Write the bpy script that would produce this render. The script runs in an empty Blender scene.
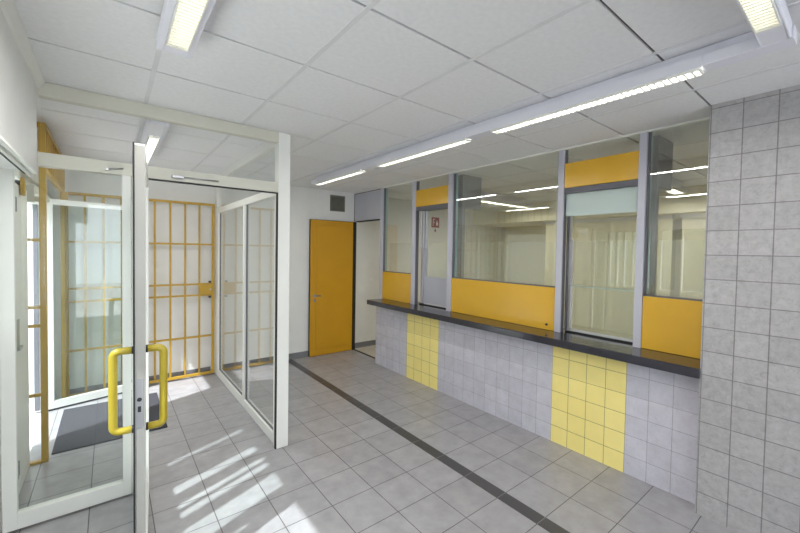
import bpy, bmesh, math, random
from mathutils import Vector, Matrix
random.seed(7)
scene = bpy.context.scene
COL = scene.collection
# ------------------------------------------------------------------ helpers
class MB:
    """collects boxes, tubes and prisms into one mesh, in world coordinates"""
    def __init__(self): self.bm = bmesh.new()
    def box(self, x0, x1, y0, y1, z0, z1, bev=0.0, seg=2):
        b = bmesh.new()
        bmesh.ops.create_cube(b, size=1)
        for v in b.verts:
            v.co = Vector((x0+(v.co.x+.5)*(x1-x0), y0+(v.co.y+.5)*(y1-y0), z0+(v.co.z+.5)*(z1-z0)))
        if bev > 0:
            bmesh.ops.bevel(b, geom=list(b.edges), offset=bev, segments=seg, profile=.5, affect='EDGES')
        self._add(b); return self
    def _add(self, b, M=None):
        if M is not None: bmesh.ops.transform(b, matrix=M, verts=b.verts)
        me = bpy.data.meshes.new('tmp'); b.to_mesh(me); b.free()
        self.bm.from_mesh(me); bpy.data.meshes.remove(me)
    def cyl(self, p, q, r, n=16, r2=None, smooth=True):
        p, q = Vector(p), Vector(q); d = q-p
        b = bmesh.new()
        bmesh.ops.create_cone(b, cap_ends=True, segments=n, radius1=r, radius2=r if r2 is None else r2, depth=d.length)
        M = Matrix.Translation((p+q)/2) @ d.to_track_quat('Z', 'Y').to_matrix().to_4x4()
        if smooth:
            for f in b.faces:
                if len(f.verts) == 4: f.smooth = True
        self._add(b, M); return self
    def tube(self, pts, r, n=16):
        pts = [Vector(p) for p in pts]; rings = []; bm = self.bm
        t0 = (pts[1]-pts[0]).normalized()
        ref = Vector((0, 0, 1)) if abs(t0.z) < .9 else Vector((0, 1, 0))
        u = t0.cross(ref).normalized()
        for i, p in enumerate(pts):
            a = pts[max(i-1, 0)]; c = pts[min(i+1, len(pts)-1)]
            t = (c-a).normalized()
            u = (u - t*u.dot(t)).normalized(); w = t.cross(u)
            rings.append([bm.verts.new(p + u*(r*math.cos(2*math.pi*k/n)) + w*(r*math.sin(2*math.pi*k/n))) for k in range(n)])
        for A, B in zip(rings, rings[1:]):
            for k in range(n):
                f = bm.faces.new((A[k], A[(k+1) % n], B[(k+1) % n], B[k])); f.smooth = True
        bm.faces.new(rings[0][::-1]); bm.faces.new(rings[-1]); return self
    def prism(self, prof, axis, a, b):
        """extrude a 2-D profile along an axis: axis 'Y' profile (x,z), 'X' profile (y,z), 'Z' profile (x,y)"""
        f = {'Y': lambda p, t: (p[0], t, p[1]), 'X': lambda p, t: (t, p[0], p[1]), 'Z': lambda p, t: (p[0], p[1], t)}[axis]
        A = [self.bm.verts.new(f(p, a)) for p in prof]; B = [self.bm.verts.new(f(p, b)) for p in prof]
        n = len(prof)
        self.bm.faces.new(A); self.bm.faces.new(B[::-1])
        for k in range(n): self.bm.faces.new((A[k], B[k], B[(k+1) % n], A[(k+1) % n]))
        return self
    def rot_z(self, centre, ang):
        c = Vector(centre)
        bmesh.ops.transform(self.bm, matrix=Matrix.Translation(c) @ Matrix.Rotation(ang, 4, 'Z') @ Matrix.Translation(-c), verts=self.bm.verts)
        return self
    def build(self, name, mat, parent=None, origin=None):
        bm = self.bm
        bmesh.ops.recalc_face_normals(bm, faces=bm.faces)
        o0 = Vector(origin) if origin is not None else Vector((0, 0, 0))
        base = world_loc(parent) if parent else o0
        bmesh.ops.translate(bm, verts=bm.verts, vec=-base)
        me = bpy.data.meshes.new(name); bm.to_mesh(me); bm.free()
        me.materials.append(mat)
        o = bpy.data.objects.new(name, me); COL.objects.link(o)
        if parent: o.parent = parent
        else: o.location = o0
        return o
def world_loc(o):
    v = Vector((0, 0, 0))
    while o is not None: v += o.location; o = o.parent
    return v
def tag(o, label=None, cat=None, group=None, kind=None):
    if label: o['label'] = label
    if cat: o['category'] = cat
    if group: o['group'] = group
    if kind: o['kind'] = kind
    return o
def empty(name, loc, label, cat, group=None, kind=None):
    o = bpy.data.objects.new(name, None); o.empty_display_size = .1; COL.objects.link(o); o.location = loc
    return tag(o, label, cat, group, kind)
def copy_tree(o, parent=None):
    c = o.copy(); COL.objects.link(c)
    if parent: c.parent = parent
    for ch in list(o.children): copy_tree(ch, c)
    return c
def box(name, mat, b, parent=None, bev=0.0):
    return MB().box(*b, bev=bev).build(name, mat, parent)

# ------------------------------------------------------------------ materials
def srgb(r, g, b):
    f = lambda c: (c/255)/12.92 if c/255 <= .04045 else ((c/255+.055)/1.055)**2.4
    return (f(r), f(g), f(b), 1)
def new(name):
    m = bpy.data.materials.new(name); m.use_nodes = True
    nt = m.node_tree; return m, nt, nt.nodes['Principled BSDF']
def nd(nt, t, **kw):
    n = nt.nodes.new(t)
    for k, v in kw.items(): setattr(n, k, v)
    return n
def noise(nt, scale, detail=3, rough=.5, vec=None):
    n = nd(nt, 'ShaderNodeTexNoise'); n.inputs['Scale'].default_value = scale
    n.inputs['Detail'].default_value = detail; n.inputs['Roughness'].default_value = rough
    if vec is None:
        tc = nd(nt, 'ShaderNodeTexCoord'); vec = tc.outputs['Object']
    nt.links.new(vec, n.inputs['Vector']); return n
def plain(name, col, rough=.5, metal=0.0, var=.05, nscale=6.0, bump=0.0, bscale=200, spec=.5, coat=0):
    m, nt, p = new(name)
    n = noise(nt, nscale)
    r = nd(nt, 'ShaderNodeValToRGB')
    c = col
    r.color_ramp.elements[0].position = .3; r.color_ramp.elements[1].position = .7
    r.color_ramp.elements[0].color = tuple(x*(1-var) for x in c[:3])+(1,)
    r.color_ramp.elements[1].color = tuple(min(1, x*(1+var)) for x in c[:3])+(1,)
    nt.links.new(n.outputs['Fac'], r.inputs['Fac']); nt.links.new(r.outputs['Color'], p.inputs['Base Color'])
    p.inputs['Roughness'].default_value = rough; p.inputs['Metallic'].default_value = metal
    p.inputs['Specular IOR Level'].default_value = spec
    p.inputs['Coat Weight'].default_value = coat
    if bump:
        b = nd(nt, 'ShaderNodeBump'); b.inputs['Strength'].default_value = bump; b.inputs['Distance'].default_value = .002
        n2 = noise(nt, bscale); nt.links.new(n2.outputs['Fac'], b.inputs['Height']); nt.links.new(b.outputs['Normal'], p.inputs['Normal'])
    return m
def mathn(nt, op, a, b):
    n = nd(nt, 'ShaderNodeMath', operation=op)
    for i, v in enumerate((a, b)):
        if isinstance(v, (int, float)): n.inputs[i].default_value = v
        else: nt.links.new(v, n.inputs[i])
    return n.outputs[0]
def tiles(name, axes, size, anchor, c1, c2, joint, mort=.003, rough=.35, mott=.25, mscale=9, strip=None, bump=.4, vein=0.0, spec=.5):
    m, nt, p = new(name)
    tc = nd(nt, 'ShaderNodeTexCoord'); s = nd(nt, 'ShaderNodeSeparateXYZ'); nt.links.new(tc.outputs['Object'], s.inputs[0])
    a = s.outputs[axes[0]]; b = s.outputs[axes[1]]
    if strip:
        a = mathn(nt, 'SUBTRACT', a, mathn(nt, 'MULTIPLY', mathn(nt, 'GREATER_THAN', a, strip[0]), strip[1]))
    a = mathn(nt, 'ADD', a, 50*size[0]-anchor[0]); b = mathn(nt, 'ADD', b, 50*size[1]-anchor[1])
    cx = nd(nt, 'ShaderNodeCombineXYZ'); nt.links.new(a, cx.inputs[0]); nt.links.new(b, cx.inputs[1])
    br = nd(nt, 'ShaderNodeTexBrick'); br.offset = 0; br.squash = 1
    nt.links.new(cx.outputs[0], br.inputs['Vector'])
    br.inputs['Scale'].default_value = 1; br.inputs['Brick Width'].default_value = size[0]; br.inputs['Row Height'].default_value = size[1]
    br.inputs['Mortar Size'].default_value = mort/2; br.inputs['Mortar Smooth'].default_value = .15; br.inputs['Bias'].default_value = 0
    br.inputs['Color1'].default_value = c1; br.inputs['Color2'].default_value = c2; br.inputs['Mortar'].default_value = joint
    n = noise(nt, mscale, 6, .62)
    r = nd(nt, 'ShaderNodeValToRGB'); e = r.color_ramp.elements
    e[0].position = .28; e[1].position = .72
    lo = 1-mott
    e[0].color = (lo, lo, lo, 1); e[1].color = (1, 1, 1, 1)
    nt.links.new(n.outputs['Fac'], r.inputs['Fac'])
    mx = nd(nt, 'ShaderNodeMix', data_type='RGBA', blend_type='MULTIPLY'); mx.inputs['Factor'].default_value = 1
    nt.links.new(br.outputs['Color'], mx.inputs['A']); nt.links.new(r.outputs['Color'], mx.inputs['B'])
    out = mx.outputs['Result']
    if vein:
        n2 = noise(nt, 26, 8, .7); n2.inputs['Distortion'].default_value = 1.6
        r2 = nd(nt, 'ShaderNodeValToRGB'); q = r2.color_ramp.elements
        q[0].position = .40; q[0].color = (1-vein,)*3+(1,); q[1].position = .47; q[1].color = (1, 1, 1, 1)
        nt.links.new(n2.outputs['Fac'], r2.inputs['Fac'])
        m2 = nd(nt, 'ShaderNodeMix', data_type='RGBA', blend_type='MULTIPLY'); m2.inputs['Factor'].default_value = 1
        nt.links.new(out, m2.inputs['A']); nt.links.new(r2.outputs['Color'], m2.inputs['B']); out = m2.outputs['Result']
    nt.links.new(out, p.inputs['Base Color'])
    p.inputs['Roughness'].default_value = rough; p.inputs['Specular IOR Level'].default_value = spec
    bp = nd(nt, 'ShaderNodeBump'); bp.inputs['Strength'].default_value = bump; bp.inputs['Distance'].default_value = .0015; bp.invert = True
    nt.links.new(br.outputs['Fac'], bp.inputs['Height']); nt.links.new(bp.outputs['Normal'], p.inputs['Normal'])
    return m
def glass(name, tint=(.94, .97, .96, 1), ior=1.5, haze=0.0, hazecol=(.8, .9, .9, 1), rough=0.0):
    """thin pane: transparent with a Fresnel reflection and, where the pane is hazy, a diffuse film"""
    m, nt, p = new(name); nt.nodes.remove(p)
    out = nt.nodes['Material Output']
    tr = nd(nt, 'ShaderNodeBsdfTransparent'); tr.inputs['Color'].default_value = tint
    gl = nd(nt, 'ShaderNodeBsdfGlossy'); gl.inputs['Roughness'].default_value = rough; gl.inputs['Color'].default_value = (1, 1, 1, 1)
    ge = nd(nt, 'ShaderNodeNewGeometry'); dt = nd(nt, 'ShaderNodeVectorMath', operation='DOT_PRODUCT')
    nt.links.new(ge.outputs['Normal'], dt.inputs[0]); nt.links.new(ge.outputs['Incoming'], dt.inputs[1])
    q = mathn(nt, 'POWER', mathn(nt, 'SUBTRACT', 1.0, mathn(nt, 'ABSOLUTE', dt.outputs['Value'], 0)), 5.0)
    f0 = ((ior-1)/(ior+1))**2
    fac = mathn(nt, 'ADD', mathn(nt, 'MULTIPLY', q, .75*(1-f0)), f0)
    last = tr.outputs[0]
    if haze:
        df = nd(nt, 'ShaderNodeBsdfDiffuse'); df.inputs['Color'].default_value = hazecol
        tl = nd(nt, 'ShaderNodeBsdfTranslucent'); tl.inputs['Color'].default_value = hazecol
        h0 = nd(nt, 'ShaderNodeMixShader'); h0.inputs[0].default_value = .4
        nt.links.new(df.outputs[0], h0.inputs[1]); nt.links.new(tl.outputs[0], h0.inputs[2])
        h = nd(nt, 'ShaderNodeMixShader'); h.inputs[0].default_value = haze
        nt.links.new(last, h.inputs[1]); nt.links.new(h0.outputs[0], h.inputs[2]); last = h.outputs[0]
    mx = nd(nt, 'ShaderNodeMixShader'); nt.links.new(fac, mx.inputs[0])
    nt.links.new(last, mx.inputs[1]); nt.links.new(gl.outputs[0], mx.inputs[2]); nt.links.new(mx.outputs[0], out.inputs['Surface'])
    return m
def emit(name, col, s):
    m, nt, p = new(name)
    p.inputs['Base Color'].default_value = (.9, .9, .88, 1)
    p.inputs['Emission Color'].default_value = col; p.inputs['Emission Strength'].default_value = s
    return m
M = {}
M['white'] = plain('white wall paint', srgb(226, 226, 224), .7, var=.02, bump=.15)
M['ceil'] = plain('ceiling panel', srgb(232, 232, 234), .85, var=.03, nscale=40, bump=.25, bscale=400)
M['tee'] = plain('ceiling grid rail', srgb(220, 220, 222), .6)
M['gap'] = plain('dark ceiling joint', srgb(98, 97, 96), .8)
M['frame'] = plain('white lacquered aluminium', srgb(228, 228, 224), .35, var=.015)
M['cream_frame'] = plain('cream aluminium', srgb(203, 201, 189), .4, var=.02)
M['alu'] = plain('satin lavender aluminium', srgb(192, 192, 204), .4, metal=0, var=.02)
M['alu_panel'] = plain('lavender grey panel', srgb(186, 187, 198), .5, var=.02)
M['dark_alu'] = plain('dark grey aluminium', srgb(104, 104, 112), .45, metal=.2)
M['bright_alu'] = plain('bright aluminium', srgb(225, 225, 228), .3, metal=.5)
M['edge_shade'] = plain('shaded aluminium edge', srgb(150, 149, 144), .4, metal=.3)
M['black'] = plain('black rubber', srgb(28, 28, 30), .6)
M['steel'] = plain('brushed steel', srgb(170, 170, 172), .3, metal=.9)
M['yellow'] = plain('yellow laminate panel', srgb(222, 174, 54), .22, var=.02)
M['door_yellow'] = plain('ochre door lacquer', srgb(196, 144, 18), .4, var=.04, nscale=3)
M['gate_yellow'] = plain('amber gate paint', srgb(182, 144, 42), .4, var=.08)
M['handle_yellow'] = plain('yellow nylon', srgb(162, 144, 38), .3, var=.04)
M['granite'] = plain('dark granite', srgb(50, 49, 57), .14, var=.4, nscale=220, coat=.2)
M['mat'] = plain('charcoal mat pile', srgb(60, 60, 66), .95, var=.3, nscale=300, bump=.6, bscale=500)
M['skirt'] = plain('grey skirting tile', srgb(120, 120, 124), .4, var=.08)
M['strip'] = tiles('dark floor strip', (0, 1), (.4, .3035), (2.3, 1.85), srgb(80, 78, 80), srgb(75, 74, 76), srgb(140, 138, 136), mort=.004, mott=.12)
M['floor'] = tiles('grey floor tile', (0, 1), (.3035, .3035), (2.02, 1.85), srgb(163, 161, 164), srgb(171, 169, 172), srgb(94, 92, 90), mort=.006, rough=.3, mott=.26, mscale=8, strip=(2.06, .0915))
M['tile_wall'] = tiles('grey marbled wall tile', (1, 2), (.1535, .1517), (.5095, -.006), srgb(174, 172, 173), srgb(184, 182, 183), srgb(132, 130, 128), mort=.006, mott=.24, mscale=24, vein=.12, rough=.4)
def ctile(n, a): return tiles(n, (1, 2), (.1517, .1517), (a, -.005), srgb(204, 202, 214), srgb(213, 211, 222), srgb(160, 159, 167), mort=.004, mott=.16, mscale=12, vein=.08, rough=.4)
def ytile(n, a): return tiles(n, (1, 2), (.152, .1517), (a, -.005), srgb(252, 234, 146), srgb(255, 238, 154), srgb(140, 128, 84), mort=.004, mott=.06, rough=.3)
M['glass'] = glass('clear pane')
M['soft_glass'] = glass('low reflection pane', (.98, .985, .985, 1), 1.3)
M['tint_glass'] = glass('grey green pane', (.88, .92, .91, 1))
M['office_glass'] = glass('office pane', (.965, .985, .975, 1), 1.9)
M['film_glass'] = glass('lower inner pane', (.98, .985, .97, 1), 1.45, haze=.06, hazecol=(.86, .86, .78, 1))
M['frost'] = glass('frosted pane', (.9, .95, .95, 1), 1.45, haze=.75, hazecol=(.80, .90, .90, 1), rough=.3)
M['edge_glass'] = plain('green glass edge', srgb(150, 186, 190), .2)
M['tube'] = emit('fluorescent tube', (1, .98, .92, 1), 4.0)
M['lamp'] = emit('lamp tube warm', (1, .95, .76, 1), 1.5)
M['office_lamp'] = emit('office lamp', (1, .95, .8, 1), 8)
M['louvre'] = plain('white louvre', srgb(238, 238, 232), .3)
M['trunk'] = plain('lavender white enamel', srgb(228, 228, 238), .35, var=.01)
M['pier'] = plain('grey steel pier', srgb(150, 152, 155), .5)
M['grille'] = plain('olive grey vent', srgb(124, 122, 112), .5)
M['cream'] = plain('cream office wall', srgb(226, 222, 198), .8, var=.02)
M['blind'] = plain('cream blind fabric', srgb(228, 224, 198), .8, var=.03)
M['sign_red'] = plain('red sign', srgb(140, 10, 12), .4)
M['sign_white'] = plain('white sign ink', srgb(240, 240, 236), .4)
M['concrete'] = plain('pale concrete', srgb(215, 213, 208), .9, var=.06)
M['render_grey'] = plain('weathered grey render', srgb(128, 124, 116), .9, var=.1, nscale=1.2)
M['ground'] = plain('pale pavement', srgb(200, 198, 194), .9, var=.06)
M['office_floor'] = plain('beige floor', srgb(190, 184, 172), .5)

# ------------------------------------------------------------------ dimensions
H = 2.6
XL, XW, XC, XK = -.32, 3.155, 3.02, 2.918
YB, YP = 5.47, 3.06
Y0 = -3.2
def S(o, label, cat): return tag(o, label, cat, kind='structure')
# ---- floor, strip, ceiling
S(box('floor', M['floor'], (-.50, XW, Y0, YB, -.1, 0)), 'grey tiled floor with square joints', 'floor')
S(box('trim_1', M['strip'], (2.021, 2.112, Y0, YB-.012, 0, .0012)), 'dark grey tile strip running along the floor', 'floor strip')
S(box('floor_office', M['office_floor'], (XW, 7.4, -.6, YB, -.1, .001)), 'beige floor behind the service windows', 'floor')
S(box('ground', M['ground'], (-14, -.50, -9, 14, -.16, -.03)), 'pale pavement outside the entrance', 'ground')
c = MB().box(-.66, 7.4, Y0-.1, YB+.1, H+.012, H+.1)
ceil = S(c.build('ceiling', M['gap']), 'suspended ceiling of square white panels', 'ceiling')
xs = [.187+.5975*k for k in range(-2, 14)]; ys = [.672+.6*k for k in range(-7, 9)]
pn = MB()
for a, b in zip(xs, xs[1:]):
    for d, e in zip(ys, ys[1:]):
        x0, x1 = max(a, -.5), min(b, 7.3); y0, y1 = max(d+.007, Y0), min(e-.007, YB)
        if x1 > x0 and y1 > y0: pn.box(x0+.001, x1-.001, y0, y1, H, H+.012)
pn.build('ceiling_panels', M['ceil'], ceil)
tr = MB()
for a in xs:
    if -.3 < a < 7: tr.box(a-.011, a+.011, Y0, YB, H-.003, H+.003)
tr.build('grid_rails', M['tee'], ceil)
# ---- walls
S(box('wall_back', M['white'], (-.9, 7.4, YB, YB+.15, -.1, H+.02)), 'white wall at the far end of the hall', 'wall')
S(box('baseboard_back', M['skirt'], (1.10, XW-.01, YB-.012, YB, 0, .09)), 'grey tile skirting along the far white wall', 'baseboard')
S(box('baseboard_vestibule', M['skirt'], (-.36, 1.02, YB-.012, YB, 0, .09)), 'grey tile skirting behind the open yellow gate', 'baseboard')
S(box('baseboard_corridor', M['skirt'], (XW+.01, 5.4, YB-.012, YB, 0, .09)), 'dark skirting seen through the far doorway', 'baseboard')
# left wall: bulkhead, parapet, pier beside entrance
w = MB()
w.box(-.62, XL, Y0, YP-.03, 2.07, H+.012)
w.box(-.62, -.50, YP-.03, YB, 2.12, H+.012)
w.box(-.62, -.49, Y0, 3.33, -.1, 1.07)
w.box(-.62, -.49, Y0, .35, 1.07, 2.1)
w.box(-.62, -.49, 3.07, 3.33, 1.07, 2.12)
w.box(-.62, -.57, 3.93, 4.26, -.1, 2.12)
w.box(-.62, -.50, 5.28, YB, -.1, 2.12)
S(w.build('wall_left', M['white']), 'white outer wall with a boxed-out upper part over the window', 'wall')
t2 = S(MB().tube([(-.352, Y0, 2.056), (-.352, 3.08, 2.056)], .0115).box(-.352, XL, Y0, 3.03, 2.058, 2.0698).build('trim_2', M['frame']), 'glossy white rounded rail along the lower edge of the upper wall', 'rail')
S(MB().prism([(XL, 2.555), (XL+.012, 2.56), (XL+.03, 2.588), (XL+.034, H-.0005), (XL, H-.0005)], 'Y', Y0, YP-.002).build('trim_8', M['frame']), 'white cornice between the upper white wall and the ceiling', 'trim')
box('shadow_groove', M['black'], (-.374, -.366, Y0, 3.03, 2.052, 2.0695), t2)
# unseen front wall behind the camera, tall openings added to let in sky light
w = MB()
w.box(-.9, 7.4, Y0-.25, Y0, -.1, .3); w.box(-.9, 7.4, Y0-.25, Y0, 2.45, H+.05)
for a in (-.9, .9, 2.75): w.box(a, a+.3, Y0-.25, Y0, .3, 2.45)
w.box(3.05, 7.4, Y0-.25, Y0, .3, 2.45)
S(w.build('wall_front', M['white']), 'unseen white front wall with openings added for sky light', 'wall')
S(box('wall_added_exterior', M['render_grey'], (-6.2, -5.6, -9, 14, -.1, 4.2)), 'grey wall added across from the entrance to dim the outdoors', 'wall')  # added to tone down the bright outdoors mirrored in the windows
S(box('ground_front', M['ground'], (-14, 10, -16, Y0-.25, -.16, -.05)), 'pale pavement before the front wall', 'ground')
# right wall: tiled pier and counter parapet
S(box('wall_right_pier', M['tile_wall'], (XK, XW+.3, Y0, .671, 0, H)), 'floor to ceiling wall face of square grey marbled tiles', 'wall')
wr = S(box('wall_right', M['concrete'], (XC+.012, XW+.2, .671, 4.56, 0, .874)), 'tiled low wall under the counter, grey with two yellow tile fields', 'wall')
for a, b in ((.671, 1.142), (1.749, 3.219), (3.829, 4.567)):
    tag(box('grey_tile_field', ctile('counter grey tile', a if a > 1 else b), (XC, XC+.012, a, b, 0, .874), wr), 'pale grey square tiles')
for a, b in ((1.142, 1.749), (3.219, 3.829)):
    tag(box('yellow_tile_field', ytile('counter yellow tile', a), (XC-.0006, XC+.012, a, b, 0, .874), wr), 'yellow square tiles, four across')
MB().box(XW-.002, XW+.06, 5.452, YB-.001, 2.14, H).box(XW-.002, XW+.06, 4.705, 5.452, 2.575, H-.001).build('trim_7', M['dark_alu'])
S(bpy.data.objects['trim_7'], 'dark joint around the lavender panel above the far doorway', 'trim')
wr2 = S(box('wall_right_upper', M['alu_panel'], (XW, XW+.058, 4.702, 5.4515, 2.137, 2.5745)), 'lavender grey panel above the doorway beside the yellow door', 'panel')
# ---- counter top
ct = MB(); ct.prism([(2.887, .878), (2.887, .934), (2.893, .94), (3.40, .94), (3.40, .878)], 'Y', .668, 4.61)
tag(ct.build('counter_top', M['granite']), 'long dark polished granite counter top on the tiled low wall', 'counter')

# ------------------------------------------------------------------ service windows
mull = [(1.102, 1.158), (1.768, 1.824), (3.172, 3.245), (3.868, 3.935), (4.632, 4.70)]
bays = [(.671, 1.102), (1.158, 1.768), (1.824, 3.172), (3.245, 3.868), (3.935, 4.632)]
wl = ['window bay with short yellow panel beside the grey tiled wall', 'wide service window with frosted band above a glass hatch',
      'widest window bay with long yellow panel on the counter', 'narrow service hatch with yellow top panel and grey lower panel',
      'last window bay beside the doorway, small yellow panel below']
wins = []
for i, (y0, y1) in enumerate(bays):
    g = empty('window_%d' % (i+1), (XW, (y0+y1)/2, .94), wl[i], 'window', kind='structure'); wins.append(g)
    m0 = mull[i] if i < 5 else None
    mb = MB().box(XW, XW+.022, m0[0], m0[1], .94, H, bev=.003)
    mb.build('mullion', M['alu'], g)
    box('mullion_shaded_body', M['dark_alu'], (XW+.022, XW+.075, m0[0]+.004, m0[1]-.004, .94, H), g)  # dark grey puts the shade of the mullion sides into the colour
    if i in (0, 2, 4):
        zt = 1.342
        MB().box(XW+.012, XW+.035, y0+.001, y1-.001, .942, zt, bev=.002).build('yellow_panel', M['yellow'], g)
        fr = MB().box(XW+.02, XW+.05, y0, y1, zt, zt+.012)
        fr.box(XW+.02, XW+.05, y1-.012, y1, zt, H); fr.box(XW+.02, XW+.05, y0, y0+.012, zt, H)
        fr.build('glazing_bead', M['dark_alu'], g)
        box('glass_pane', M['office_glass'], (XW+.034, XW+.036, y0+.006, y1-.006, zt+.006, H), g)
        box('glass_edge', M['edge_glass'], (XW+.05, XW+.085, y1-.010, y1, zt+.012, H), g)
        box('inner_pane', M['film_glass'], (XW+.13, XW+.132, y0+.02, y1-.02, .96, 1.77), g)
    else:
        z0, z1 = 2.245, 2.462
        MB().box(XW+.012, XW+.035, y0+.001, y1-.001, z0, z1, bev=.002).build('yellow_panel', M['yellow'], g)
        box('head_track', M['dark_alu'], (XW+.02, XW+.15, y0, y1, z0-.05, z0-.001), g)
        box('glass_pane', M['office_glass'], (XW+.034, XW+.036, y0, y1, z1-.004, H), g)
        xs_ = XW+.115
        st = MB().box(xs_-.014, xs_+.002, y1-.05, y1-.034, .96, 1.366).box(xs_+.004, xs_+.018, y1-.040, y1-.022, 1.3661, 1.79).box(xs_+.004, xs_+.018, y1-.022, y1-.002, .96, z0-.05).box(xs_-.012, xs_+.018, y0, y0+.014, .96, z0-.05)
        st.build('sash_stile', M['bright_alu'], g)
        box('sash_track', M['black'], (xs_-.02, xs_+.05, y0, y1, .9405, .952), g)
        if i == 1:
            box('frosted_pane', M['frost'], (XW+.05, XW+.055, y0, y1, 1.995, z0-.05), g)
            box('sash_glass', M['office_glass'], (xs_, xs_+.002, y0+.004, y1-.02, .965, 1.365), g)
            box('upper_glass', M['office_glass'], (xs_+.012, xs_+.014, y0+.004, y1-.02, 1.36, 1.998), g)
            box('glass_edge', M['edge_glass'], (xs_-.002, xs_+.004, y0+.004, y1-.02, 1.363, 1.369), g)
            box('sash_rail', M['bright_alu'], (xs_-.014, xs_+.016, y0, y1, .953, .972), g)
            box('sash_track_upright', M['dark_alu'], (XW+.076, XW+.10, y1-.014, y1-.001, .952, z0-.05), g)
            box('film_pane', M['film_glass'], (xs_+.05, xs_+.052, y0+.01, y1-.02, .96, 1.77), g)
        else:
            box('sash_glass', M['office_glass'], (xs_, xs_+.002, y0+.004, y1-.1, 1.32, z0-.05), g)
            tag(box('lower_panel', M['alu_panel'], (xs_-.006, xs_+.008, y0+.004, y1-.1, .972, 1.322), g), 'grey lower panel of the hatch')
            box('sash_rail', M['bright_alu'], (xs_-.012, xs_+.014, y0, y1-.09, .953, .972), g)
            up = MB()
            for k in range(3): up.box(XW+.06+.03*k, XW+.078+.03*k, y1-.055-.02*k, y1-.04-.02*k, 1.70, z0-.05)
            up.build('sash_track_upright', M['bright_alu'], g)
            box('side_panel', M['alu_panel'], (xs_+.012, xs_+.02, y1-.12, y1, .952, z0-.05), g)
            box('film_pane', M['film_glass'], (xs_+.05, xs_+.052, y0+.01, y1-.12, .96, 1.77), g)
MB().cyl((XW+.0125, 1.905, .992), (XW+.004, 1.905, .992), .011).build('lock', M['black'], wins[2])
# head rail under the ceiling edge
S(box('trim_3', M['frame'], (XW-.006, XW+.03, .671, YB, H-.012, H+.001)), 'white ceiling edge strip above the service windows', 'trim')

# ------------------------------------------------------------------ far doorway with yellow door
d1 = empty('door_1', (3.10, 5.405, 0), 'tall ochre yellow door standing open against the far white wall', 'door', kind='structure')
lf = MB().box(2.372, 3.098, 5.395, 5.428, .008, 2.112, bev=.002)
leaf = lf.build('door_leaf', M['door_yellow'], d1)
pn = MB().box(2.455, 3.012, 5.387, 5.3952, .10, 2.03, bev=.004)
pn.build('raised_panel', M['door_yellow'], leaf)
box('door_edging', M['black'], (2.364, 3.106, 5.4282, 5.44, .006, 2.12), leaf)
hd = MB().cyl((2.437, 5.395, .944), (2.437, 5.345, .944), .011).tube([(2.437, 5.348, .944), (2.45, 5.345, .944), (2.515, 5.345, .942)], .010)
hd.cyl((2.437, 5.395, .944), (2.437, 5.389, .944), .026).cyl((2.437, 5.395, .87), (2.437, 5.389, .87), .024)
tag(hd.build('lever_handle', M['steel'], leaf), 'steel lever handle')
fr = MB().box(3.112, XW+.006, 5.40, 5.458, 0, 2.12).box(XW, XW+.06, 4.70, 5.40, 2.12, 2.135)
fr.build('door_frame', M['black'], d1)
box('jamb', M['alu'], (XW, XW+.06, 4.632, 4.70, 0, .878), d1)
box('threshold', M['black'], (XW-.02, XW+.01, 4.72, 5.40, .0005, .006), d1)
# vent and switch
v = empty('ventilation_grille', (2.845, YB, 2.275), 'square grey ventilation grille high on the far wall above the yellow door', 'vent')
f = MB().box(2.715, 2.975, YB-.012, YB-.0005, 2.275, 2.295).box(2.715, 2.975, YB-.012, YB-.0005, 2.51, 2.53)
f.box(2.715, 2.735, YB-.012, YB-.0005, 2.295, 2.51).box(2.955, 2.975, YB-.012, YB-.0005, 2.295, 2.51); f.build('vent_frame', M['grille'], v)
f = MB()
for k in range(12):
    z = 2.3+.0178*k; f.prism([(YB-.010, z), (YB-.008, z+.001), (YB-.002, z+.014), (YB-.004, z+.014)], 'X', 2.735, 2.955)
f.build('slats', M['grille'], v)
box('backing', M['black'], (2.735, 2.955, YB-.0018, YB-.0005, 2.295, 2.51), v)
v = empty('light_switch', (3.50, YB, 1.12), 'small white switch plate on the wall inside the far doorway', 'switch')
MB().box(3.46, 3.54, YB-.010, YB-.0005, 1.12, 1.20, bev=.003).build('switch_plate', M['frame'], v)
MB().box(3.478, 3.522, YB-.015, YB-.0095, 1.138, 1.182, bev=.002).build('rocker', M['louvre'], v)

# ------------------------------------------------------------------ glazed partition (vestibule)
pt = empty('wall_partition', (1.08, YP, 0), 'white framed glass partition closing off the entrance vestibule', 'glass partition', kind='structure')
fr = MB().box(1.062, 1.158, YP, YP+.09, 0, H, bev=.003)
fr.build('corner_post', M['frame'], pt)
box('post_seal', M['black'], (1.052, 1.062, YP+.004, YP+.03, 0, 2.115), pt)
MB().box(-.319, 1.062, YP, YP+.06, 2.515, H-.001, bev=.003).build('head_rail', M['cream_frame'], pt)
MB().box(-.335, 1.062, YP, YP+.06, 2.112, 2.192, bev=.003).build('transom', M['cream_frame'], pt)
box('transom_seal', M['black'], (.17, 1.062, YP+.004, YP+.03, 2.103, 2.1118), pt)
box('transom_glass', M['soft_glass'], (-.31, 1.06, YP+.03, YP+.036, 2.19, 2.517), pt)
fx = MB().box(-.478, -.418, YP, YP+.05, .012, 2.098, bev=.003)
fx.box(.062, .108, YP, YP+.05, .012, 2.112, bev=.003).box(-.42, .064, YP, YP+.05, .012, .105, bev=.003)
fx.build('side_light_frame', M['frame'], pt)
box('side_light_glass', M['glass'], (-.42, .064, YP+.022, YP+.028, .10, 2.105), pt)
box('hinge_post', M['frame'], (.112, .150, YP+.01, YP+.06, .0, 2.112), pt)
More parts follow.
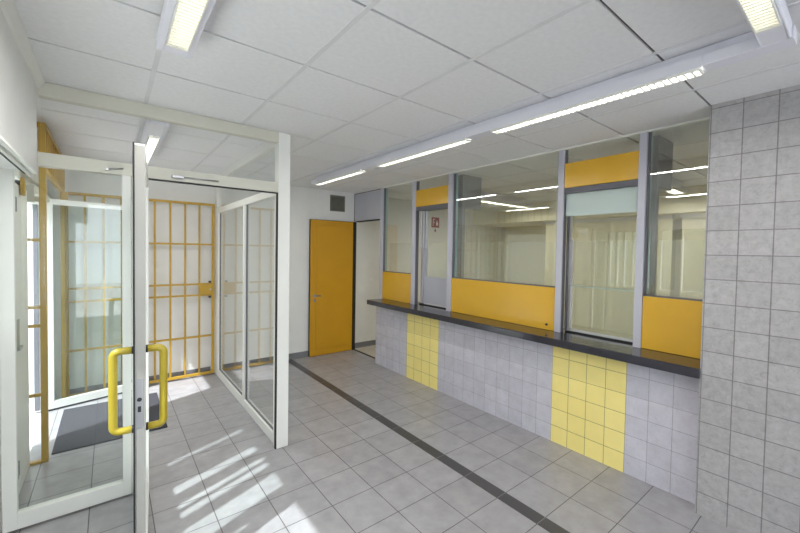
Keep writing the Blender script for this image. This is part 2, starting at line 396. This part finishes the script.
# long side towards the hall
sd = MB().box(1.07, 1.125, YP+.09, 5.32, .0, .085, bev=.003).box(1.07, 1.125, YP+.09, 5.32, 2.10, 2.165, bev=.003)
sd.box(1.07, 1.125, YP+.09, 5.32, 2.515, H-.001, bev=.003)
sd.box(1.07, 1.125, 5.27, 5.32, .0851, 2.0999, bev=.003).box(1.07, 1.125, 4.075, 4.13, .0851, 2.0999, bev=.003)
sd.build('side_frame', M['frame'], pt)
sl = MB()
for a, b in ((YP+.09, 4.075), (4.13, 5.27)):
    sl.box(1.088, 1.106, a, a+.006, .085, 2.10).box(1.088, 1.106, b-.006, b, .085, 2.10).box(1.088, 1.106, a, b, .085, .091)
sl.build('pane_seal', M['dark_alu'], pt)
for a, b, z0, z1 in ((YP+.09, 4.075, .088, 2.10), (4.13, 5.27, .088, 2.10), (YP+.09, 5.30, 2.165, 2.515)):
    box('side_glass', M['office_glass'], (1.094, 1.10, a, b, z0, z1), pt)
box('wall_infill', M['frame'], (1.07, 1.125, 5.32, YB-.0005, 0, H-.001), pt)
# door closers on the transom
c1 = MB().box(.33, .40, YP-.03, YP-.001, 2.128, 2.150, bev=.003)
tag(c1.tube([(.39, YP-.018, 2.14), (.62, YP-.02, 2.142)], .005, 8).build('door_closer_arm', M['steel'], pt), 'steel closer arm on the transom')
tag(MB().box(-.02, -.005, YP-.03, YP-.001, 2.128, 2.142).tube([(-.01, YP-.016, 2.135), (.07, YP-.02, 2.15)], .005, 8).build('door_stay', M['steel'], pt), 'thin steel stay on the transom')
# open glass door leaf, seen edge-on
ang = math.atan2(.0795, 1.03)
d2 = empty('door_2', (.179, YP-.02, 0), 'white framed glass door swung open towards the hall with yellow pull handles', 'door', kind='structure')
PV = (.179, YP-.02, 0)
def leafpart(mb): return mb.rot_z(PV, -ang)
xl, xr, ye, yh = .158, .200, YP-.02-1.035, YP-.02
fr = MB().box(xl, xr, ye, ye+.075, .012, 2.098, bev=.002).box(xl, xr, yh-.06, yh, .012, 2.098, bev=.002)
fr.box(xl, xr, ye+.075, yh-.06, .012, .105, bev=.002).box(xl, xr, ye+.075, yh-.06, 2.038, 2.098, bev=.002)
leafpart(fr).build('door_frame', M['frame'], d2)
leafpart(MB().box(xl-.002, xl+.005, ye-.004, ye+.012, .012, 2.10)).build('edge_seal', M['black'], d2)
leafpart(MB().box(.176, .182, ye+.07, yh-.055, .10, 2.042)).build('door_glass', M['glass'], d2)
leafpart(MB().box(xl+.0055, xr-.0005, ye-.0015, ye+.001, .013, 2.09)).build('edge_shade_strip', M['edge_shade'], d2)  # grey strip paints the shaded front edge of the white leaf
lk = leafpart(MB().box(.166, .190, ye-.0025, ye+.001, .86, 1.075)).build('lock_plate', M['steel'], d2)
leafpart(MB().cyl((.178, ye-.004, .985), (.178, ye+.002, .985), .009).box(.172, .184, ye-.0035, ye, .93, .955)).build('lock_cylinder', M['black'], lk)
for s, x in ((-1, xl), (1, xr)):
    yc = ye+.045; zt, zb = 1.196, .842; R = .024; off = .074 if s < 0 else .066
    pts = [(x, yc, zt)]
    for k in range(7):
        a = math.pi/2*k/6; pts.append((x+s*(off-R+R*math.sin(a)), yc, zt-R+R*math.cos(a)))
    for k in range(7):
        a = math.pi/2*k/6; pts.append((x+s*(off-R+R*math.cos(a)), yc, zb+R-R*math.sin(a)))
    pts.append((x, yc, zb))
    hb = leafpart(MB().tube(pts, .016, 18)).build('pull_handle', M['handle_yellow'], d2)
    tag(hb, 'D-shaped yellow pull handle')
    cb = MB()
    for z in (zt, zb): cb.cyl((x, yc, z), (x+s*.008, yc, z), .0172)
    leafpart(cb).build('handle_collar', M['black'], hb)

# ------------------------------------------------------------------ entrance: outer leaf, fixed leaf, gate
d3 = empty('door_3', (-.49, 5.13, 0), 'white framed outer glass door opened inwards before the yellow gate', 'door', kind='structure')
PV3 = (-.49, 5.13, 0); a3 = math.atan2(.15, .60)
x0, x1 = -.488, .33
fr = MB().box(x0, x0+.05, 5.11, 5.155, .02, 2.11, bev=.002).box(x1-.06, x1, 5.11, 5.155, .02, 2.11, bev=.002)
fr.box(x0+.05, x1-.06, 5.11, 5.155, .02, .095, bev=.002).box(x0+.05, x1-.06, 5.11, 5.155, 2.055, 2.11, bev=.002)
fr.rot_z(PV3, a3).build('door_frame', M['frame'], d3)
MB().box(x0, x1, 5.112, 5.153, .004, .0198).rot_z(PV3, a3).build('bottom_seal', M['black'], d3)
MB().box(x0+.045, x1-.055, 5.13, 5.136, .09, 2.06).rot_z(PV3, a3).build('door_glass', M['tint_glass'], d3)

d4 = empty('door_4', (-.49, 3.64, 0), 'white closed outer door leaf beside the yellow gate post', 'door', kind='structure')
fr = MB().box(-.52, -.468, 3.335, 3.925, .006, 2.05, bev=.004)
fr.build('door_leaf', M['frame'], d4)
MB().box(-.468, -.463, 3.40, 3.87, .2, 1.95, bev=.002).build('raised_panel', M['frame'], d4)
lk = MB().box(-.4628, -.458, 3.345, 3.50, .97, 1.17, bev=.002); lk.box(-.462, -.44, 3.37, 3.48, .985, 1.0)
lk.build('latch_plate', M['steel'], d4)
for z in (.18, 1.86): MB().box(-.468, -.452, 3.335, 3.41, z, z+.09).cyl((-.455, 3.345, z), (-.455, 3.345, z+.09), .008).build('hinge', M['dark_alu'], d4)
# entrance surround
en = MB().box(-.565, -.50, 3.93, 3.985, -.02, 2.12).box(-.62, -.50, 5.225, 5.28, -.02, 2.12).box(-.62, -.50, 3.93, 5.28, 2.05, 2.12)
en = S(en.build('trim_4', M['frame']), 'white outer door frame around the bright entrance', 'door frame')
box('weather_strip', M['dark_alu'], (-.585, -.55, 5.205, 5.2249, 0, 2.05), en)
op = MB().box(-.478, -.44, 4.05, 4.95, 2.06, 2.115, bev=.008).cyl((-.46, 4.02, 2.00), (-.405, 4.02, 2.00), .021).cyl((-.41, 4.02, 2.0), (-.40, 4.02, 2.0), .026)
op.box(-.49, -.44, 3.99, 4.05, 1.975, 2.10)
tag(op.build('door_operator', M['cream_frame']), 'white door closer housing with round knob above the entrance beside the yellow post', 'door closer')

gf = empty('entrance_grille', (-.385, 4.63, 0), 'fixed amber yellow gate surround with posts and barred top light at the entrance', 'gate frame')
gy = M['gate_yellow']
MB().box(-.408, -.370, 3.928, 3.968, 0, 2.565, bev=.003).build('post', gy, gf)
MB().box(-.395, -.360, 5.30, 5.335, 0, 2.565, bev=.003).build('post', gy, gf)
MB().box(-.398, -.368, 3.968, 5.30, 2.53, 2.565, bev=.003).build('top_rail', gy, gf)
MB().box(-.398, -.368, 3.968, 5.30, 2.20, 2.235, bev=.003).build('lower_rail', gy, gf)
for k in range(8):
    y = 4.11+.15*k
    MB().box(-.394, -.374, y-.01, y+.01, 2.235, 2.53).build('bar', gy, gf)
sp = MB().box(-.495, -.408, 3.935, 3.96, 2.53, 2.565); 
sp.build('side_top_rail', gy, gf)
MB().box(-.495, -.408, 3.928, 3.968, 0, .018).build('foot_plate', gy, gf)
for z in (1.69, 1.185, 1.045, .52): MB().box(-.495, -.408, 3.94, 3.958, z-.012, z+.012).build('side_rail', gy, gf)
tag(MB().box(-.462, -.442, 3.60, 3.66, 1.985, 2.10, bev=.003).build('gate_bracket', gy), 'small amber yellow bracket fixed above the white outer door leaf', 'bracket')

sg = empty('security_gate', (-.36, 5.40, 0), 'amber yellow barred gate opened flat against the white vestibule wall', 'gate')
fr = MB().box(-.372, -.340, 5.385, 5.413, .02, 2.22, bev=.003).box(1.022, 1.052, 5.385, 5.413, .02, 2.22, bev=.003)
fr.box(-.34, 1.022, 5.385, 5.413, 2.192, 2.22, bev=.003).box(-.34, 1.022, 5.385, 5.413, .02, .052, bev=.003)
fr.build('gate_surround', gy, sg)
for z in (1.695, 1.19, 1.05, .52):
    MB().box(-.34, 1.022, 5.389, 5.409, z-.011, z+.011).build('cross_bar', gy, sg)
for k in range(1, 9):
    x = 1.037-.1555*k
    MB().box(x-.010, x+.010, 5.390, 5.408, .052, 2.192).build('bar', gy, sg)
lb = MB().box(.885, 1.022, 5.380, 5.418, 1.061, 1.179, bev=.003).build('lock_box', gy, sg)
MB().cyl((1.005, 5.376, 1.12), (1.005, 5.381, 1.12), .011).build('lock_cylinder', M['steel'], lb)
for z in (1.215, 1.02): MB().cyl((1.0, 5.384, z), (1.0, 5.414, z), .014).build('bolt', M['black'], sg)
for z in (.3, 1.8): MB().cyl((-.366, 5.375, z), (-.366, 5.375, z+.12), .011).build('hinge', gy, sg)
# door mat
m_ = MB().box(-.362, .405, 4.035, 5.06, .0005, .012, bev=.003)
tag(m_.build('door_mat', M['mat']), 'charcoal entrance mat on the vestibule floor inside the outer door', 'mat')

# ------------------------------------------------------------------ left window (daylight)
lw = empty('window_6', (-.52, 1.7, 1.071), 'white framed window letting sun onto the floor', 'window', kind='structure')
fr = MB().box(-.56, -.50, .35, 3.07, 1.071, 1.11).box(-.56, -.50, .35, 3.07, 2.05, 2.10)
for a, b in ((.35, .42), (1.05, 1.25), (1.86, 1.95), (2.15, 2.245), (2.33, 2.345), (2.42, 2.525), (2.64, 2.665), (2.775, 2.835), (2.89, 2.935), (3.018, 3.07)): fr.box(-.56, -.50, a, b, 1.11, 2.05)
fr.build('window_frame', M['frame'], lw)
box('glass_pane', M['glass'], (-.532, -.526, .40, 3.05, 1.105, 2.055), lw)

# ------------------------------------------------------------------ ceiling lights
def louvre_light(axis, a0, a1, c, w, zb, root, blade, tube_mat, housing=None, warm=False, watts=5.5, bt=.0012):
    """a lamp tube between white side rails and cross blades; runs along axis from a0 to a1, centred on c"""
    def bx(mb, l0, l1, t0, t1, z0, z1, bev=0):
        if axis == 'Y': mb.box(t0, t1, l0, l1, z0, z1, bev=bev)
        else: mb.box(l0, l1, t0, t1, z0, z1, bev=bev)
    if housing:
        h0, h1, hw, zt = housing
        mb = MB(); bx(mb, h0, h1, c-hw, c-w, zb, zt, .004); bx(mb, h0, h1, c+w, c+hw, zb, zt, .004)
        bx(mb, h0, a0, c-w, c+w, zb+.001, zt); bx(mb, a1, h1, c-w, c+w, zb+.001, zt); bx(mb, h0, h1, c-hw, c+hw, zt-.006, zt)
        bx(mb, h0+.1, h1-.1, c-hw*.6, c+hw*.6, zt, H-.0035)
        mb.build('housing', M['trunk'], root)
    mb = MB(); bx(mb, a0, a1, c-w, c-w+.004, zb-.013, zb+.03); bx(mb, a0, a1, c+w-.004, c+w, zb-.013, zb+.03)
    n = int((a1-a0)/blade)
    for k in range(n+1):
        p = a0+(a1-a0)*k/n; bx(mb, p-bt, p+bt, c-w+.004, c+w-.004, zb-.013, zb)
    mb.build('louvre', M['louvre'], root)
    z = zb+.014
    t = MB()
    q = (lambda l: (c, l, z)) if axis == 'Y' else (lambda l: (l, c, z))
    t.cyl(q(a0+.015), q(a1-.015), .013); t.build('lamp_tube', tube_mat, root)
    mb = MB(); bx(mb, a0+.002, a1-.002, c-w+.004, c+w-.004, zb+.0285, zb+.0295); mb.build('reflector', M['louvre'], root)
    l = bpy.data.lights.new('lamp_glow', 'AREA'); l.shape = 'RECTANGLE'; l.energy = watts; l.color = (1, .95, .8) if warm else (1, .98, .94)
    l.size = w*1.7; l.size_y = a1-a0
    o = bpy.data.objects.new('lamp_glow', l); COL.objects.link(o); o.parent = root
    o.location = Vector(q((a0+a1)/2))-root.location; o.location.z = -.0145
    o.rotation_euler = (0, 0, 0 if axis == 'Y' else math.pi/2)
    for u, v in ((a0+.004, a0+.018), (a1-.018, a1-.004)): MB().cyl(q(u), q(v), .014).build('tube_cap', M['steel'], root)
# trunking along the counter with a corner to the cross run
ZB = 2.5
tk = empty('light_trunking', (2.08, 2.4, ZB), 'long white light trunking under the ceiling above the counter', 'trunking')
t = MB()
for a, b in ((.215, .505), (1.70, 1.925), (3.145, 3.425), (4.57, 4.66)): t.box(2.04, 2.122, a, b, ZB, 2.552, bev=.003)
for a, b in ((.505, 1.70), (1.925, 3.145), (3.425, 4.57)):
    t.box(2.04, 2.046, a, b, ZB, 2.552).box(2.116, 2.122, a, b, ZB, 2.552).box(2.046, 2.116, a, b, 2.542, 2.552)
t.build('channel', M['trunk'], tk)
s_ = MB()
s_.box(2.080, 2.104, .24, 4.64, 2.552, H-.0035)
s_.build('mounting_spine', M['trunk'], tk)
tl = ['nearest louvred tube light in the counter trunking, by the corner', 'middle tube light of the three in the counter trunking', 'farthest tube light in the counter trunking, towards the yellow door']
base = None
for k, (a0, a1) in enumerate(((.515, 1.69), (1.938, 3.113), (3.40+.035, 4.56+.05))):
    a1 = a0+1.175 if k < 2 else a0+1.125
    r = empty('ceiling_tube_light', (2.081, (a0+a1)/2, ZB), tl[k], 'ceiling light', 'tube lights in the counter trunking')
    louvre_light('Y', a0, a1, 2.081, .034, ZB, r, .030, M['tube'], bt=.0036, watts=3.2)
# cross run at top right
r = empty('ceiling_louvre_light', (1.4, .267, ZB), 'louvred ceiling light set across the trunking corner, cut by the top edge', 'ceiling light', 'wide louvred ceiling lights')
louvre_light('X', .75, 1.868, .267, .036, ZB, r, .022, M['lamp'], (.6, 2.035, .045, 2.562), bt=.0028, watts=7)
r = empty('ceiling_louvre_light', (.222, 1.3, ZB), 'bare louvred ceiling light before the glass partition', 'ceiling light', 'wide louvred ceiling lights')
louvre_light('Y', .75, 1.868, .222, .040, ZB, r, .022, M['lamp'], (.62, 1.965, .064, 2.562), bt=.0028, watts=9)
r = empty('vestibule_ceiling_light', (.265, 3.9, ZB), 'bright ceiling light inside the vestibule above the open glass door', 'ceiling light')
louvre_light('Y', 3.50, 4.62, .268, .034, ZB, r, .028, M['tube'], (3.15, 4.75, .062, 2.562))

# ------------------------------------------------------------------ office behind the glass
S(box('wall_office_far', M['cream'], (7.2, 7.4, -.6, YB, 0, H+.012)), 'cream far wall of the office behind the glass', 'wall')
S(box('wall_office_near', M['cream'], (XW+.3, 7.4, -.7, -.6, 0, H+.012)), 'cream side wall of the office behind the glass', 'wall')
for i, (y0, y1) in enumerate(((-.3, 1.75), (1.85, 3.95))):
    b = MB(); n = int((y1-y0)/.127)
    for k in range(n):
        y = y0+.127*k; b.box(-.002, .002, -.062, .062, .1, 2.2); 
        vs = b.bm.verts[:] if False else None
        b.bm.verts.ensure_lookup_table()
        Mx = Matrix.Translation((6.35, y+.0635, 0)) @ Matrix.Rotation(.32, 4, 'Z')
        bmesh.ops.transform(b.bm, matrix=Mx, verts=b.bm.verts[-8:])
    bl = empty('vertical_blind', (6.35, (y0+y1)/2, 0), ['cream vertical blind in the office seen through the service hatch', 'cream vertical blind in the office seen through the widest pane'][i], 'blind', 'vertical blinds in the office')
    b.build('slats', M['blind'], bl); box('head_rail', M['frame'], (6.32, 6.38, y0, y1, 2.2, 2.25), bl)
S(box('wall_office_bulkhead', M['cream'], (6.1, 7.2, -.6, YB, 2.252, H)), 'cream bulkhead above the office blinds', 'wall')
for k, (x, y) in enumerate(((5.1, 3.9), (5.1, 1.6))):
    r = empty('office_ceiling_light', (x, y, 2.45), ['office ceiling light seen through the widest pane', 'office ceiling light seen through the service hatch'][k], 'ceiling light', 'office ceiling lights')
    louvre_light('X', x-.6, x+.6, y, .06, 2.47, r, .05, M['office_lamp'], (x-.65, x+.65, .08, 2.53), warm=True, watts=8)
# grey piers behind two mullions
for i, y in enumerate((1.13, 3.21)):
    S(MB().box(XW+.165, XW+.215, y-.05, y+.05, .945, H-.004).box(XW+.215, XW+.50, y-.05, y+.05, 2.2, H-.004).build('trim_%d' % (5+i), M['pier']),
      ['grey steel pier behind the mullion by the short yellow panel', 'grey steel pier behind the mullion by the long yellow panel'][i], 'pier')
# fire sign on the wall seen through the hatch
sx, sz = 4.98, 2.13
sn = empty('fire_sign', (sx, YB, sz), 'red square fire sign with white flame and arrow, seen through the narrow hatch', 'sign')
MB().box(sx-.10, sx+.10, YB-.008, YB-.001, sz, sz+.2, bev=.002).build('sign_plate', M['sign_red'], sn)
pc = MB().box(sx-.07, sx-.055, YB-.0095, YB-.008, sz+.03, sz+.17).box(sx-.05, sx-.015, YB-.0095, YB-.008, sz+.155, sz+.17)
pc.box(sx-.05, sx-.015, YB-.0095, YB-.008, sz+.095, sz+.108)
pc.prism([(sx+.02, sz+.04), (sx+.06, sz+.04), (sx+.07, sz+.08), (sx+.05, sz+.11), (sx+.047, sz+.15), (sx+.025, sz+.11), (sx+.016, sz+.07)], 'Y', YB-.0095, YB-.008)
pc.build('pictogram', M['sign_white'], sn)
ar = MB().box(sx-.01, sx+.01, YB-.006, YB-.001, sz-.05, sz-.02)
ar.prism([(sx-.035, sz-.05), (sx+.035, sz-.05), (sx, sz-.095)], 'Y', YB-.006, YB-.001)
ar.build('arrow', M['sign_red'], sn)

# ------------------------------------------------------------------ light
w = bpy.data.worlds.new('World'); scene.world = w; w.use_nodes = True
bg = w.node_tree.nodes['Background']; bg.inputs['Color'].default_value = (.86, .93, 1, 1); bg.inputs['Strength'].default_value = 3.1
def sun(d, e, strength):
    l = bpy.data.lights.new('sun', 'SUN'); l.energy = strength; l.angle = math.radians(.9); l.color = (.96, .98, 1)
    o = bpy.data.objects.new('sun', l); COL.objects.link(o)
    v = Vector((d[0], d[1], 0)).normalized()*math.cos(e) - Vector((0, 0, math.sin(e)))
    o.rotation_euler = v.to_track_quat('-Z', 'Y').to_euler(); o.location = (-4, 0, 6)
sun((1, .41), math.radians(51), 4.6)

# ------------------------------------------------------------------ camera (solved from the photograph's vanishing points)
f, yaw, pitch, roll, h, cx, cy = 373.24, 39.218, 1.5285, .9931, 1.6545, 414.31, 261.26
a, p, r = map(math.radians, (yaw, pitch, roll))
F = Vector((math.sin(a)*math.cos(p), math.cos(a)*math.cos(p), -math.sin(p)))
R0 = Vector((math.cos(a), -math.sin(a), 0)); U0 = R0.cross(F)
R = R0*math.cos(r)+U0*math.sin(r); U = -R0*math.sin(r)+U0*math.cos(r)
cam = bpy.data.cameras.new('camera'); co = bpy.data.objects.new('camera', cam); COL.objects.link(co)
co.matrix_world = Matrix(((R.x, U.x, -F.x, 0), (R.y, U.y, -F.y, 0), (R.z, U.z, -F.z, h), (0, 0, 0, 1)))
cam.sensor_fit = 'HORIZONTAL'; cam.sensor_width = 36; cam.lens = f/800*36
cam.shift_x = (400-cx)/800; cam.shift_y = (cy-266.5)/800
cam.clip_start = .02
scene.camera = co
scene.cycles.use_denoising = True
scene.cycles.max_bounces = 14; scene.cycles.transparent_max_bounces = 24; scene.cycles.diffuse_bounces = 8
vs = scene.view_settings
vs.view_transform = 'Standard'; vs.look = 'None'; vs.exposure = .84; vs.gamma = 1; vs.use_curve_mapping = False
